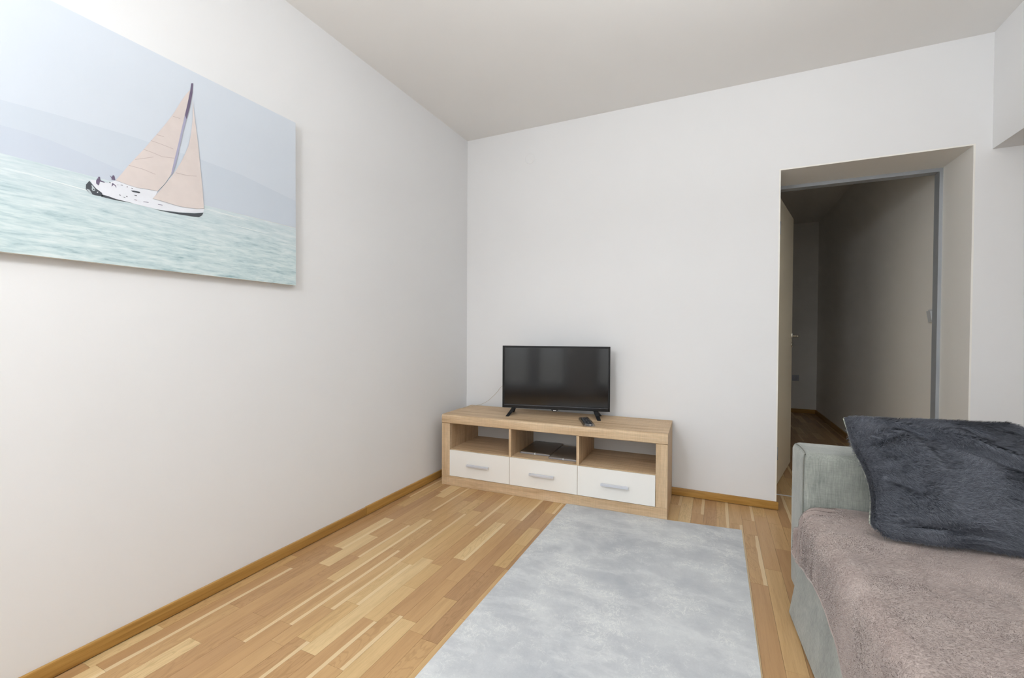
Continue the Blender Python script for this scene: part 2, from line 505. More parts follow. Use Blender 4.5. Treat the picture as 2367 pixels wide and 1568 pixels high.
# flat print on the canvas: outlines in the canvas plane (y, z), metres
ART = {
'horizon': [(-2.6534, 1.6167), (-2.4701, 1.6091), (-2.0744, 1.6079), (-1.6778, 1.6046)] ,
'hill_far': [(-2.6523, 1.7614), (-2.531, 1.7715), (-2.3524, 1.7827), (-2.1196, 1.7839), (-1.9426, 1.7767), (-1.6848, 1.7373)] ,
'hill_near': [(-2.6529, 1.6885), (-2.6006, 1.6904), (-2.554, 1.6873), (-2.4835, 1.6767), (-2.3942, 1.6589)] ,
'mainsail': [(-2.1492, 2.0409), (-2.1595, 1.9813), (-2.1747, 1.9061), (-2.1896, 1.8241), (-2.2062, 1.7426), (-2.2188, 1.6871), (-2.238, 1.6497), (-2.2619, 1.6143), (-2.2947, 1.6115), (-2.3264, 1.6076), (-2.3569, 1.6101), (-2.3863, 1.6146), (-2.3701, 1.6414), (-2.3505, 1.6769), (-2.3258, 1.7169), (-2.3003, 1.7579), (-2.2808, 1.7919), (-2.254, 1.8371), (-2.2247, 1.8902), (-2.2052, 1.9283), (-2.1834, 1.978), (-2.1649, 2.015)] ,
'jib': [(-2.1414, 2.0062), (-2.1352, 1.9437), (-2.1297, 1.9011), (-2.1222, 1.8383), (-2.1167, 1.7742), (-2.1118, 1.7261), (-2.1062, 1.6654), (-2.1018, 1.5923), (-2.1253, 1.5846), (-2.1559, 1.58), (-2.1927, 1.5772), (-2.2281, 1.5797), (-2.2554, 1.582), (-2.278, 1.5822), (-2.262, 1.6078), (-2.2415, 1.6409), (-2.2206, 1.6747), (-2.2028, 1.7081), (-2.1846, 1.7462), (-2.1698, 1.7836), (-2.1585, 1.8161), (-2.1508, 1.8516), (-2.1461, 1.886), (-2.1418, 1.9286), (-2.1416, 1.9694)] ,
'masttop': [(-2.146, 2.0669), (-2.1392, 2.0704), (-2.1417, 2.0305), (-2.1521, 1.9686), (-2.1636, 1.919), (-2.169, 1.9327), (-2.1595, 1.9813), (-2.1499, 2.0345)] ,
'mastlow': [(-2.1636, 1.919), (-2.1767, 1.8612), (-2.1916, 1.7835), (-2.2008, 1.7365), (-2.2117, 1.6973), (-2.2188, 1.6851), (-2.2079, 1.7419), (-2.1915, 1.8194), (-2.1803, 1.8797), (-2.169, 1.9327)] ,
'hull': [(-2.4543, 1.5949), (-2.4368, 1.598), (-2.4064, 1.5995), (-2.3863, 1.6139), (-2.3569, 1.6101), (-2.3139, 1.6084), (-2.2619, 1.6136), (-2.2687, 1.5944), (-2.278, 1.5822), (-2.2554, 1.582), (-2.2281, 1.5797), (-2.1927, 1.5772), (-2.1253, 1.5846), (-2.0998, 1.5941), (-2.103, 1.5757), (-2.137, 1.5651), (-2.1928, 1.5541), (-2.2454, 1.5487), (-2.2951, 1.5473), (-2.3391, 1.5488), (-2.3867, 1.5503), (-2.4234, 1.5523), (-2.4424, 1.5728)] ,
'stern': [(-2.4557, 1.591), (-2.4504, 1.5841), (-2.4384, 1.5706), (-2.4234, 1.5611), (-2.4207, 1.5496), (-2.4426, 1.5479), (-2.456, 1.5509), (-2.4651, 1.5609), (-2.4643, 1.5765)] ,
'keel': [(-2.4234, 1.5555), (-2.4066, 1.5546), (-2.3867, 1.551), (-2.3391, 1.5495), (-2.3867, 1.5467), (-2.4262, 1.5477)] ,
'bow': [(-2.2756, 1.5448), (-2.242, 1.5476), (-2.1928, 1.5533), (-2.137, 1.5639), (-2.103, 1.5748), (-2.1078, 1.5628), (-2.1197, 1.5528), (-2.1447, 1.5497), (-2.1928, 1.5461), (-2.2352, 1.5446)] ,
'rudder': [(-2.4638, 1.5623), (-2.4559, 1.5619), (-2.448, 1.5488), (-2.456, 1.5509)] ,
'person1': [(-2.4387, 1.5965), (-2.4358, 1.6047), (-2.4329, 1.606), (-2.4336, 1.6099), (-2.4307, 1.6132), (-2.4283, 1.6116), (-2.4283, 1.6067), (-2.4272, 1.602), (-2.4157, 1.5992), (-2.4171, 1.5969), (-2.4287, 1.5969), (-2.4302, 1.5901), (-2.4324, 1.5831), (-2.4387, 1.5875)] ,
'person2': [(-2.403, 1.6262), (-2.3963, 1.6219), (-2.3955, 1.6268), (-2.3925, 1.63), (-2.3895, 1.6278), (-2.3888, 1.6234), (-2.3873, 1.6145), (-2.3919, 1.614), (-2.3979, 1.6131), (-2.3978, 1.6186)] ,
'person2b': [(-2.3957, 1.6026), (-2.3905, 1.6005), (-2.3852, 1.5956), (-2.3845, 1.5883), (-2.3875, 1.594), (-2.392, 1.5982), (-2.398, 1.5889)] ,
'detail0': [(-2.3441, 1.5918), (-2.3345, 1.5946), (-2.3182, 1.5955), (-2.315, 1.5916), (-2.3199, 1.5892), (-2.3377, 1.5889)] ,
'detail1': [(-2.3722, 1.6039), (-2.366, 1.6046), (-2.3668, 1.6025), (-2.3722, 1.602)] ,
'detail2': [(-2.3814, 1.6014), (-2.3791, 1.6018), (-2.3791, 1.6006), (-2.3814, 1.6003)] ,
'detail3': [(-2.3762, 1.5702), (-2.3716, 1.5668), (-2.3755, 1.5657)] ,
'detail4': [(-2.3639, 1.5642), (-2.3592, 1.564), (-2.36, 1.5625), (-2.3647, 1.5627)] ,
'detail5': [(-2.3568, 1.57), (-2.3529, 1.5683), (-2.3537, 1.5658), (-2.3569, 1.5668)] ,
'detail6': [(-2.333, 1.5642), (-2.3249, 1.5641), (-2.3253, 1.5625), (-2.3331, 1.5623)] ,
'detail7': [(-2.306, 1.5642), (-2.2901, 1.5658), (-2.2909, 1.564), (-2.3065, 1.5625)] ,
'detail8': [(-2.2608, 1.5665), (-2.2458, 1.5677), (-2.2467, 1.5658), (-2.2612, 1.5648)] ,
'detail9': [(-2.3551, 1.6038), (-2.3527, 1.6041), (-2.3535, 1.5995), (-2.3551, 1.599)] ,
'detail10': [(-2.3416, 1.6021), (-2.3368, 1.6016), (-2.3385, 1.5996), (-2.3416, 1.6002)] ,
'detail11': [(-2.3346, 1.5792), (-2.3265, 1.5806), (-2.3252, 1.578), (-2.3313, 1.5778)] ,
'detail12': [(-2.4039, 1.6038), (-2.3994, 1.6024), (-2.3997, 1.6004), (-2.4039, 1.6016)] ,
'six_o': [(-2.4508, 1.5802), (-2.4473, 1.5767), (-2.4424, 1.5701), (-2.441, 1.5651), (-2.4439, 1.5607), (-2.4481, 1.5612), (-2.4504, 1.565), (-2.4494, 1.5707)] ,
'six_i': [(-2.4473, 1.5677), (-2.4442, 1.5678), (-2.4429, 1.5655), (-2.4446, 1.5632), (-2.4467, 1.5643)] ,
'stern_mark': [(-2.4368, 1.56), (-2.4332, 1.562), (-2.434, 1.5581), (-2.4368, 1.5569)] ,
'seam': [[(-2.2106, 1.9101), (-2.1856, 1.9125)], [(-2.2642, 1.8195), (-2.2406, 1.8214)], [(-2.2824, 1.7905), (-2.2509, 1.7903), (-2.2095, 1.7879)], [(-2.3052, 1.7505), (-2.2745, 1.7488), (-2.2478, 1.7452), (-2.2061, 1.7544)], [(-2.3305, 1.7052), (-2.3006, 1.7204), (-2.2745, 1.7343)], [(-2.3489, 1.6782), (-2.3072, 1.6788), (-2.2683, 1.6729)], [(-2.201, 1.7008), (-2.1627, 1.7033), (-2.1286, 1.7115)]] ,
'bounds': [(-1.684, 2.1116), (-1.671, 1.3333), (-2.5364, 2.1226), (-2.6557, 1.328)] ,
}

# ================================================================== SETTING
DL, DR, DT = 2.2493, 3.1334, 2.1151      # door opening (left, right, top)
RV = 0.344                               # depth of the reveal up to the steel frame
WT = 0.42                                # thickness of the wall with the door
CX0, CX1, CY1, CH = 1.95, 3.152, 4.06, 2.64   # corridor
BX = 3.2073                              # left face of the ceiling beam
BZ = 2.0829                              # underside of the beam

struct(box('wall_left', -0.14, 0, REAR - 0.14, WT, 0, H, M['wall']), 'white painted wall with the canvas picture')
struct(boxes('wall_back', [(0, DL - 0.008, 0, WT, 0, H), (DR + 0.008, RIGHT, 0, WT, 0, H), (DL - 0.008, DR + 0.008, 0, WT, DT + 0.008, H)], M['wall']), 'white wall behind the television with the door opening')
struct(box('wall_right', RIGHT, RIGHT + 0.14, REAR - 0.14, WT, 0, H, M['wall']), 'white wall of the room part beyond the beam')
rear = []
xs = [0.0]
for (a, b, c, d_) in WINS:
    rear.append((xs[-1], a, REAR - 0.14, REAR, 0, H)); xs.append(b)
    rear.append((a, b, REAR - 0.14, REAR, 0, c)); rear.append((a, b, REAR - 0.14, REAR, d_, H))
rear.append((xs[-1], RIGHT, REAR - 0.14, REAR, 0, H))
struct(boxes('wall_rear', rear, M['wall']), 'window wall behind the camera')
struct(box('ceiling', -0.14, RIGHT + 0.14, REAR - 0.14, WT, H, H + 0.14, M['ceiling']), 'plain white ceiling')
bm_ = struct(box('trim_1', BX, BX + 0.42, REAR, 0, BZ, H, M['wall']), 'white boxed beam hanging from the ceiling at the right')
struct(box('wall_corridor_right', CX1, CX1 + 0.1, WT, CY1 + 0.1, 0, CH, M['corridor']), 'corridor wall with the light switch')
struct(box('wall_corridor_far', CX0 - 0.1, CX1, CY1, CY1 + 0.1, 0, CH, M['corridor']), 'end wall of the dark corridor')
struct(box('wall_corridor_left', CX0 - 0.1, CX0, WT, CY1, 0, CH, M['corridor']), 'corridor wall behind the open door')
struct(box('ceiling_corridor', CX0 - 0.1, CX1 + 0.1, WT, CY1 + 0.1, CH, CH + 0.1, M['corridor']), 'ceiling of the dark corridor')

# windows behind the camera
for i, (a, b, c, d_) in enumerate(WINS):
    w = struct(empty('window_%d' % (i + 1), ((a + b) / 2, REAR, c)), 'white framed window behind the camera')
    W = (b - a) / 2; Hh = d_ - c
    boxes('frame', [(-W, -W + 0.06, -0.12, -0.05, 0, Hh), (W - 0.06, W, -0.12, -0.05, 0, Hh), (-W + 0.06, W - 0.06, -0.12, -0.05, 0, 0.06), (-W + 0.06, W - 0.06, -0.12, -0.05, Hh - 0.06, Hh), (-0.11, 0.11, -0.12, -0.05, 0.06, Hh - 0.06)], M['plastic_white'], w)
    for s_ in (-1, 1):
        xa, xb = sorted((s_ * 0.11, s_ * (W - 0.06)))
        box('pane', xa, xb, -0.09, -0.084, 0.06, Hh - 0.06, M['glass'], w)
    box('sill', -W - 0.04, W + 0.04, 0.0, 0.12, -0.03, 0.0, M['plastic_white'], w, 0.004)

# ---- floor: screed with one oak strip after another
fl = struct(box('floor', -0.14, RIGHT + 0.14, REAR - 0.14, CY1 + 0.1, -0.12, -0.010, M['screed']), 'oak strip parquet floor')
PW = 0.0685
def strip_mesh():
    bm = bmesh.new(); g = 0.0022
    vs = box_bm(bm, 0, 1, 0, 1, -0.010, 0.0)
    uvl = bm.loops.layers.uv.new('UVMap')
    for f in bm.faces:
        for lp in f.loops: lp[uvl].uv = (lp.vert.co.x, lp.vert.co.y)
    me = bpy.data.meshes.new('strip'); bm.to_mesh(me); bm.free(); me.materials.append(M['parquet'])
    return me
SM = strip_mesh()
strips = []
k0 = -26
for k in range(k0, 60):
    xa = 1.772 + k * PW; xb = xa + PW
    if xb < 0.0 or xa > RIGHT: continue
    xa = max(xa, 0.0); xb = min(xb, RIGHT)
    y = REAR - random.uniform(0, 0.3)
    while y < CY1:
        L = random.choice([0.22, 0.32, 0.42, 0.5, 0.58, 0.66]) * random.uniform(0.92, 1.08)
        y2 = min(y + L, CY1); y1 = max(y, REAR)
        inside = (y2 > y1) and (y1 < 0 or (xa >= CX0 - 0.001 and xb <= CX1 + 0.07))
        if inside:
            if y1 < 0 and y2 > 0 and not (DL - 0.07 <= xa and xb <= DR + 0.07): y2 = 0.0
            if y1 >= 0 and y1 < WT and not (DL - 0.07 <= xa and xb <= DR + 0.07): y1 = min(WT, y2)
            if y2 - y1 > 0.02: strips.append((xa, xb, y1, y2))
        y += L
def vis_rank(s):
    xa, xb, y1, y2 = s; xm = (xa + xb) / 2; ym = (y1 + y2) / 2
    if ym > 0.3: ok = 2.25 < xm < 3.15 and ym < 3.2
    else:
        ok = y2 > -2.75 and xm < 1.12
        ok = ok or (y2 > -0.62 and 1.0 < xm < 2.6 and (y2 > -0.06 or xm > 1.6 or y1 < -0.4)) or (1.98 < xm < 2.3 and y2 > -1.75) or (xm < 2.6 and y2 > -0.7 and xm > 2.0)
        if 0.2 < xm < 1.6 and y1 > -0.42: ok = False
    d = math.hypot(xm - 1.9, ym + 3.18)
    return (0 if ok else 1, d)
strips.sort(key=vis_rank)
n_single = sum(1 for s in strips if vis_rank(s)[0] == 0)
n_single = min(300, n_single)
gp = 0.00035
for (xa, xb, y1, y2) in strips[:n_single]:
    o = bpy.data.objects.new('plank', SM); COL.objects.link(o); o.parent = fl
    o.location = (xa + gp, y1 + gp, -random.uniform(0, 0.0002)); o.scale = (xb - xa - 2 * gp, y2 - y1 - 2 * gp, 1)
V = []; F = []; UV = []
for (xa, xb, y1, y2) in strips[n_single:]:
    b = len(V); z = -random.uniform(0, 0.0002)
    xa += gp; xb -= gp; y1 += gp; y2 -= gp
    V += [(xa, y1, z), (xb, y1, z), (xb, y2, z), (xa, y2, z), (xa, y1, -0.01), (xb, y1, -0.01), (xb, y2, -0.01), (xa, y2, -0.01)]
    F += [(b, b + 1, b + 2, b + 3), (b, b + 4, b + 5, b + 1), (b + 1, b + 5, b + 6, b + 2), (b + 2, b + 6, b + 7, b + 3), (b + 3, b + 7, b + 4, b)]
    UV += [(0, 0), (1, 0), (1, 1), (0, 1)] + [(0.5, 0.5)] * 16
me = bpy.data.meshes.new('planks'); me.from_pydata(V, [], F)
uvl = me.uv_layers.new(name='UVMap')
uvl.data.foreach_set('uv', [c for u in UV for c in u])
pk = link('planks', me, M['parquet'], fl); pk['kind'] = 'stuff'

# ---- skirting boards
def skirt(name, x0, x1, y0, y1, parent, h=0.052, top=None):
    return box(name, x0, x1, y0, y1, 0.003, h, M['skirting'], parent, 0.0018, 2)
sl = struct(empty('baseboard_left'), 'golden oak skirting along the wall with the picture')
skirt('board', 0, 0.013, -1.176, 0.0, sl, 0.0535)
skirt('board', 0, 0.0125, REAR, -1.178, sl, 0.0515)
sb = struct(empty('baseboard_back'), 'golden oak skirting between the television cabinet and the door')
skirt('board', 0.014, DL + 0.010, -0.013, 0, sb)
sb2 = struct(empty('baseboard_back_right'), 'oak skirting right of the doorway')
skirt('board', DR + 0.0, RIGHT, -0.013, 0, sb2)
sc_ = struct(empty('baseboard_corridor'), 'dark oak skirting in the corridor')
skirt('board', CX1 - 0.013, CX1, WT + 0.01, CY1 - 0.013, sc_, 0.06)
skirt('board', CX0, CX1, CY1 - 0.013, CY1, sc_, 0.06)

# ---- doorway
dr = struct(empty('door_1', (DL, 0, 0)), 'open beige door in a deep reveal with a grey steel frame')
w_ = DR - DL
def lin(n, *b): return box(n, *b, M['lining'], dr)
lin('lining', -0.008, 0.0, 0, RV, 0, DT + 0.008)
lin('lining', w_, w_ + 0.008, 0, RV, 0, DT + 0.008)
lin('lining', 0, w_, 0, RV, DT, DT + 0.008)
# z-shaped steel frame
FR = 0.017
boxes('door_frame', [(-0.008, FR, RV, RV + 0.012, 0, DT + 0.008), (w_ - FR, w_ + 0.008, RV, RV + 0.012, 0, DT + 0.008), (FR, w_ - FR, RV, RV + 0.012, DT - 0.022, DT + 0.008),
                     (-0.008, FR - 0.004, RV + 0.012, WT + 0.004, 0, DT + 0.008), (w_ - FR + 0.004, w_ + 0.008, RV + 0.012, WT + 0.004, 0, DT + 0.008), (FR - 0.004, w_ - FR + 0.004, RV + 0.012, WT + 0.004, DT - 0.018, DT + 0.008)], M['steel'], dr)
box('threshold_strip', -0.0, w_, 0.300, 0.313, -0.001, 0.003, M['alu'], dr, 0.0008, 1)
# leaf swung open into the corridor; hinge edge at the left of the frame
ang = math.atan2(1.165 - 0.40, 2.478 - 2.290)
leaf = box('door_leaf', 0, 0.800, 0.0, 0.040, 0.008, 2.078, M['leaf'], dr, 0.0015, 1)
place(leaf, (2.290 - DL, 0.440, 0), (0, 0, ang))
hd = box('rosette', 0.735, 0.775, -0.009, 0.0, 1.065, 1.105, M['chrome'], leaf, 0.002)
def revolve(name, c, r, y0, y1, mat, parent, seg=20):
    return tube(name, [(c[0], y0, c[1]), (c[0], y1, c[1])], r, mat, parent, seg)
tube('door_handle', catmull([(0.755, -0.005, 1.085), (0.755, -0.035, 1.085), (0.752, -0.050, 1.085), (0.735, -0.056, 1.085), (0.68, -0.057, 1.085), (0.632, -0.056, 1.085)], 5), 0.0085, M['chrome'], leaf, 12)
revolve('lock_rosette', (0.755, 1.012), 0.022, -0.009, 0.0, M['chrome'], leaf)
box('keyhole', 0.752, 0.758, -0.0102, -0.009, 1.000, 1.020, M['tv_matt'], leaf)
for z in (0.25, 1.85): tube('hinge', [(0.0, -0.006, z - 0.045), (0.0, -0.006, z + 0.045)], 0.007, M['steel'], leaf, 12)

# painted-over junction cover on the back wall
jc = empty('junction_cover', (0.564, 0, 2.459))
tube('cover', [(0, 0.0, 0), (0, -0.0015, 0), (0, -0.0018, 0)], 0.04, M['wall'], jc, 32, rs=[0.041, 0.040, 0.034])
tag(jc, 'faint round junction cover painted white, high on the back wall', 'wall cover')

# switch and outlet
sw = empty('light_switch', (CX1, 0.500, 1.222))
box('plate', -0.013, 0, -0.041, 0.041, -0.041, 0.041, M['plastic_white'], sw, 0.002)
rk = prism('rocker', [(-0.0131, -0.030), (-0.0131, 0.030), (-0.026, 0.030), (-0.0165, -0.030)], 'y', -0.028, 0.028, M['plastic_white'], sw, 0.0006)
tag(sw, 'white light switch on the corridor wall just inside the doorway', 'light switch')
so = empty('power_outlet', (2.905, CY1, 0.488))
box('plate', -0.041, 0.041, -0.009, 0, -0.041, 0.041, M['outlet'], so, 0.002)
tube('socket', [(0, -0.0092, 0), (0, -0.0125, 0), (0, -0.0095, 0), (0, -0.0094, 0)], 0.02, M['outlet'], so, 24, rs=[0.023, 0.022, 0.019, 0.001])
tag(so, 'pale power outlet low on the end wall of the dark corridor', 'power outlet')

# ================================================================== RUG
rg = bmesh.new()
RC = [(1.040, -0.4915), (2.037, -0.432), (2.046, -3.9), (1.052, -3.9)]
me = bpy.data.meshes.new('rug')
NX, NY = 24, 70
grid = []
def rp(i, j):
    u = i / NX; v = j / NY
    a = Vector(RC[0]).lerp(Vector(RC[1]), u); a.y -= 0.0165 * (1 - abs(u - 0.615) / (0.615 if u < 0.615 else 0.385)); b = Vector(RC[3]).lerp(Vector(RC[2]), u)
    return a.lerp(b, v)
tops = [[rg.verts.new((*rp(i, j), 0.0072 + 0.0006 * noise.noise(Vector((*(rp(i, j) * 4), 0))))) for i in range(NX + 1)] for j in range(NY + 1)]
for j in range(NY):
    for i in range(NX): rg.faces.new((tops[j][i], tops[j + 1][i], tops[j + 1][i + 1], tops[j][i + 1]))
r = bmesh.ops.extrude_face_region(rg, geom=list(rg.faces))
for v in [g for g in r['geom'] if isinstance(g, bmesh.types.BMVert)]: pass
for row in tops:
    for v in row: v.co.z = 0.0004
bmesh.ops.recalc_face_normals(rg, faces=rg.faces)
rg.to_mesh(me); rg.free()
tag(link('rug', me, M['rug']), 'pale grey marbled rug lying in front of the television cabinet', 'rug')

# ================================================================== PICTURE
pic = empty('canvas_picture', (0, -2.27, 1.326))
def pz(L): return [(y + 2.27, z - 1.326) for y, z in L]
PY0, PY1, PZ1 = -2.90 + 2.27, -1.676 + 2.27, 0.791
box('canvas', 0.001, 0.0295, PY0, PY1, 0, PZ1, M['canvas'], pic, 0.0015, 1)
def flat(name, pts, mat, lvl, parent=pic, th=0.0002):
    bm = bmesh.new()
    x = 0.0296 + lvl * 0.00022
    vs = [bm.verts.new((x, u, v)) for u, v in pts]
    f = bm.faces.new(vs)
    bm.normal_update()
    if f.normal.x < 0: bmesh.ops.reverse_faces(bm, faces=[f])
    bmesh.ops.triangulate(bm, faces=list(bm.faces), ngon_method='EAR_CLIP')
    me = bpy.data.meshes.new(name); bm.to_mesh(me); bm.free()
    return link(name, me, mat, parent)
hz = 1.6065 - 1.326
flat('sky_print', [(PY0, hz), (PY1, hz), (PY1, PZ1), (PY0, PZ1)], M['sky_print'], 0)
hf = pz(ART['hill_far'])
flat('far_hill_print', [(PY0, hz)] + [(PY1, hz), (PY1, hf[-1][1])] + hf[::-1][1:] + [(PY0, hf[0][1] - 0.02)], M['hill_far'], 1)
hn = pz(ART['hill_near'])
flat('near_hill_print', [(PY0, hz), (hn[-1][0] + 0.25, hz)] + hn[::-1] + [(PY0, hn[0][1])], M['hill_near'], 2)
flat('sea_print', [(PY0, 0), (PY1, 0), (PY1, hz - 0.002), (PY0, hz + 0.003)], M['sea'], 3)
hull = flat('hull_print', pz(ART['hull']), M['hull'], 5)
flat('stern', pz(ART['stern']), M['hull_dark'], 6, hull)
flat('keel_line', pz(ART['keel']), M['hull_dark'], 6, hull)
flat('bow', pz(ART['bow']), M['hull_dark'], 6, hull)
flat('rudder', pz(ART['rudder']), M['hull_pale'], 7, hull)
flat('number', pz(ART['six_o']), M['hull_pale'], 7, hull)
flat('number_hole', pz(ART['six_i']), M['hull_dark'], 8, hull)
flat('stern_mark', pz(ART['stern_mark']), M['hull'], 8, hull)
for i in range(13): flat('deck_detail', pz(ART['detail%d' % i]), M['hull_dark'] if i not in (7, 8, 6) else M['mast_dark'], 7, hull)
for nm in ('person1', 'person2', 'person2b'): flat('sailor_print', pz(ART[nm]), M['mast_dark'], 8)
ms = flat('mainsail_print', pz(ART['mainsail']), M['sail'], 9)
flat('mast_print', pz(ART['masttop']), M['mast_dark'], 11)
flat('mast_print', pz(ART['mastlow']), M['mast_light'], 10)
jb = flat('jib_print', pz(ART['jib']), M['sail'], 12)
for i, L in enumerate(ART['seam']):
    L = pz(L); w2 = 0.0009
    par = jb if i == 6 else ms
    flat('sail_seam', [(y, z + w2) for y, z in L] + [(y, z - w2) for y, z in L[::-1]], M['sail_seam'], 14 if i == 6 else 10, par)
# long pale crest lines on the sea
for (y0, y1, z0, dz) in ((-2.66, -2.33, 1.571, -0.022), (-2.15, -1.86, 1.592, -0.004), (-2.02, -1.8, 1.553, -0.006)):
    pts = pz([(y0, z0), ((y0 + y1) / 2, z0 + dz / 2 + 0.002), (y1, z0 + dz), ((y0 + y1) / 2, z0 + dz / 2 - 0.0015)])
    flat('wave_crest', pts, M['foam'], 4)
tag(pic, 'unframed canvas print of a sailing boat with pale pink sails on the left wall', 'picture')

# ================================================================== TV CABINET
TH = 0.03185
cab = empty('tv_cabinet', (0.10087, -0.51591, 0), TH)
CW, CHh, CD = 1.547, 0.508, 0.452
FX, BZt, TZ = 0.067, 0.0686, 0.4457
bv = 0.0012
prof = [(0.006, TZ), (0.0, TZ + 0.004), (0.0, CHh - 0.012), (0.0035, CHh - 0.0035), (0.012, CHh), (CD, CHh), (CD, TZ)]
prism('top', prof, 'x', 0, CW, M['oakx'], cab)
box('side_panel', 0.0, FX, 0.020, CD, 0, TZ - 0.0003, M['oakz'], cab, bv, 1)
box('side_panel', CW - FX, CW, 0.020, CD, 0, TZ - 0.0003, M['oakz'], cab, bv, 1)
box('stile', 0.0, FX, 0.0, 0.0197, BZt + 0.0004, TZ - 0.0003, M['oakz'], cab, bv, 1)
box('stile', CW - FX, CW, 0.0, 0.0197, BZt + 0.0004, TZ - 0.0003, M['oakz'], cab, bv, 1)
box('bottom_rail', 0.0, CW, 0.0, 0.0197, 0.0, BZt, M['oakx'], cab, bv, 1)
box('bottom_panel', FX, CW - FX, 0.020, CD - 0.006, 0.03, BZt - 0.004, M['oakx'], cab)
box('back_panel', FX, CW - FX, CD - 0.012, CD - 0.004, BZt, TZ - 0.0003, M['backboard'], cab)
SZ = 0.262
D1, D2, DT2 = 0.527, 0.997, 0.018
box('divider', D1, D1 + DT2, 0.004, CD - 0.0125, BZt, TZ - 0.0003, M['oakz'], cab, 0.0008, 1)
box('divider', D2, D2 + DT2, 0.004, CD - 0.0125, BZt, TZ - 0.0003, M['oakz'], cab, 0.0008, 1)
spans = [(FX + 0.0003, D1 - 0.0003), (D1 + DT2 + 0.0003, D2 - 0.0003), (D2 + DT2 + 0.0003, CW - FX - 0.0003)]
for a, b in spans:
    box('shelf', a, b, 0.012, CD - 0.0125, SZ - 0.018, SZ, M['oakx'], cab, 0.0006, 1)
dsp = [(FX + 0.0015, D1 + 0.0075), (D1 + 0.0105, D2 + 0.0075), (D2 + 0.0105, CW - FX - 0.0015)]
for a, b in dsp:
    d = empty('drawer', (0, 0, 0), 0, cab)
    box('drawer_front', a, b, -0.004 - 0.0, 0.0035, BZt + 0.003, 0.2575, M['drawer'], d, 0.0008, 1)
    c = (a + b) / 2; hz_ = 0.166
    hp = [(-0.034, hz_ - 0.006), (-0.034, hz_ + 0.005), (-0.029, hz_ + 0.008), (-0.018, hz_ + 0.008), (-0.018, hz_ + 0.002), (-0.024, hz_ + 0.002), (-0.026, hz_ - 0.006)]
    h = prism('handle', hp, 'x', c - 0.084, c + 0.084, M['alu'], d, 0.0008)
    for q in (-0.064, 0.064): box('handle_foot', c + q - 0.004, c + q + 0.004, -0.026, -0.004, hz_ - 0.002, hz_ + 0.004, M['alu'], d)
tag(cab, 'low light oak television cabinet with three off-white drawers and open shelves', 'tv cabinet')

def cabw(x, y, z):
    c, s = math.cos(TH), math.sin(TH)
    return (0.10087 + x * c - y * s, -0.51591 + x * s + y * c, z)

# two grey panels on the middle shelf
def panel(label, x0, x1, y0, y1, rz):
    e = empty('grey_panel', cabw((x0 + x1) / 2, (y0 + y1) / 2, SZ + 0.0004), TH + rz)
    w, l = (x1 - x0) / 2, (y1 - y0) / 2
    box('sheet', -w, w, -l, l, 0.0, 0.0095, M['panel_grey'], e, 0.0012, 1)
    box('edge_band', -w, w, -l - 0.0018, -l - 0.0002, 0.001, 0.0085, M['panel_edge'], e)
    box('clip', -0.004, 0.004, -l - 0.004, -l + 0.008, 0.0, 0.0135, M['print_white'], e, 0.0006, 1)
    box('wrapper', -w - 0.003, w + 0.003, -l - 0.006, l + 0.004, -0.0002, 0.0145, M['thin_film'], e, 0.002, 1)
    tag(e, label, 'panel')
panel('flat grey panel in clear film, the left one on the middle cabinet shelf', 0.571, 0.786, 0.110, 0.420, 0.0)
panel('flat grey panel in clear film, the right one half behind the shelf divider', 0.797, 0.990, 0.062, 0.375, 0.0)

# ================================================================== TELEVISION
TT = 0.210105
tv = empty('television', (0.48961, -0.31567, 0.508), TT)
TW, TVH, TB = 0.765, 0.4502, 0.0484
bz, bb = 0.0105, 0.024
def ring(name, y0, y1, o, i, mat, parent, bev=0.0):
    """picture-frame ring: o = outer rect, i = inner rect (x0,x1,z0,z1)"""
    return boxes(name, [(o[0], i[0], y0, y1, o[2], o[3]), (i[1], o[1], y0, y1, o[2], o[3]), (i[0], i[1], y0, y1, i[3], o[3]), (i[0], i[1], y0, y1, o[2], i[2])], mat, parent, bev)
ring('bezel', 0.0, 0.020, (0, TW, TB, TB + TVH), (bz, TW - bz, TB + bb, TB + TVH - bz), M['tv_black'], tv, 0.0015)
lipo = (bz + 0.0002, TW - bz - 0.0002, TB + bb + 0.0002, TB + TVH - bz - 0.0002)
ring('bezel_lip', 0.003, 0.012, lipo, (lipo[0] + 0.003, lipo[1] - 0.003, lipo[2] + 0.003, lipo[3] - 0.003), M['tv_matt'], tv)
box('bezel_reflection', bz + 0.004, TW - bz - 0.004, -0.0005, 0.003, TB + bb - 0.0035, TB + bb - 0.0008, M['bezel_lip'], tv, 0.0006, 1)  # reflection along the lower bezel edge, built as a thin grey strip
box('screen', lipo[0] + 0.003, lipo[1] - 0.003, 0.006, 0.011, lipo[2] + 0.003, lipo[3] - 0.003, M['screen'], tv)
prism('housing', [(0.0205, TB + 0.004), (0.0205, TB + TVH - 0.004), (0.036, TB + TVH - 0.02), (0.040, TB + 0.28), (0.072, TB + 0.24), (0.072, TB + 0.03), (0.05, TB + 0.006)], 'x', 0.012, TW - 0.012, M['tv_matt'], tv, 0.002)
lg = prism('logo_tab', [(TW / 2 - 0.026, TB + 0.004), (TW / 2 + 0.026, TB + 0.004), (TW / 2 + 0.023, TB - 0.003), (TW / 2 + 0.014, TB - 0.014), (TW / 2 - 0.014, TB - 0.014), (TW / 2 - 0.023, TB - 0.003)], 'y', -0.001, 0.014, M['tv_black'], tv, 0.001)
boxes('logo', [(TW / 2 - 0.0105 + k * 0.0057, TW / 2 - 0.0105 + k * 0.0057 + 0.0048, -0.0016, -0.0008, TB - 0.0098, TB - 0.0040) for k in range(4)], M['print_white'], lg)
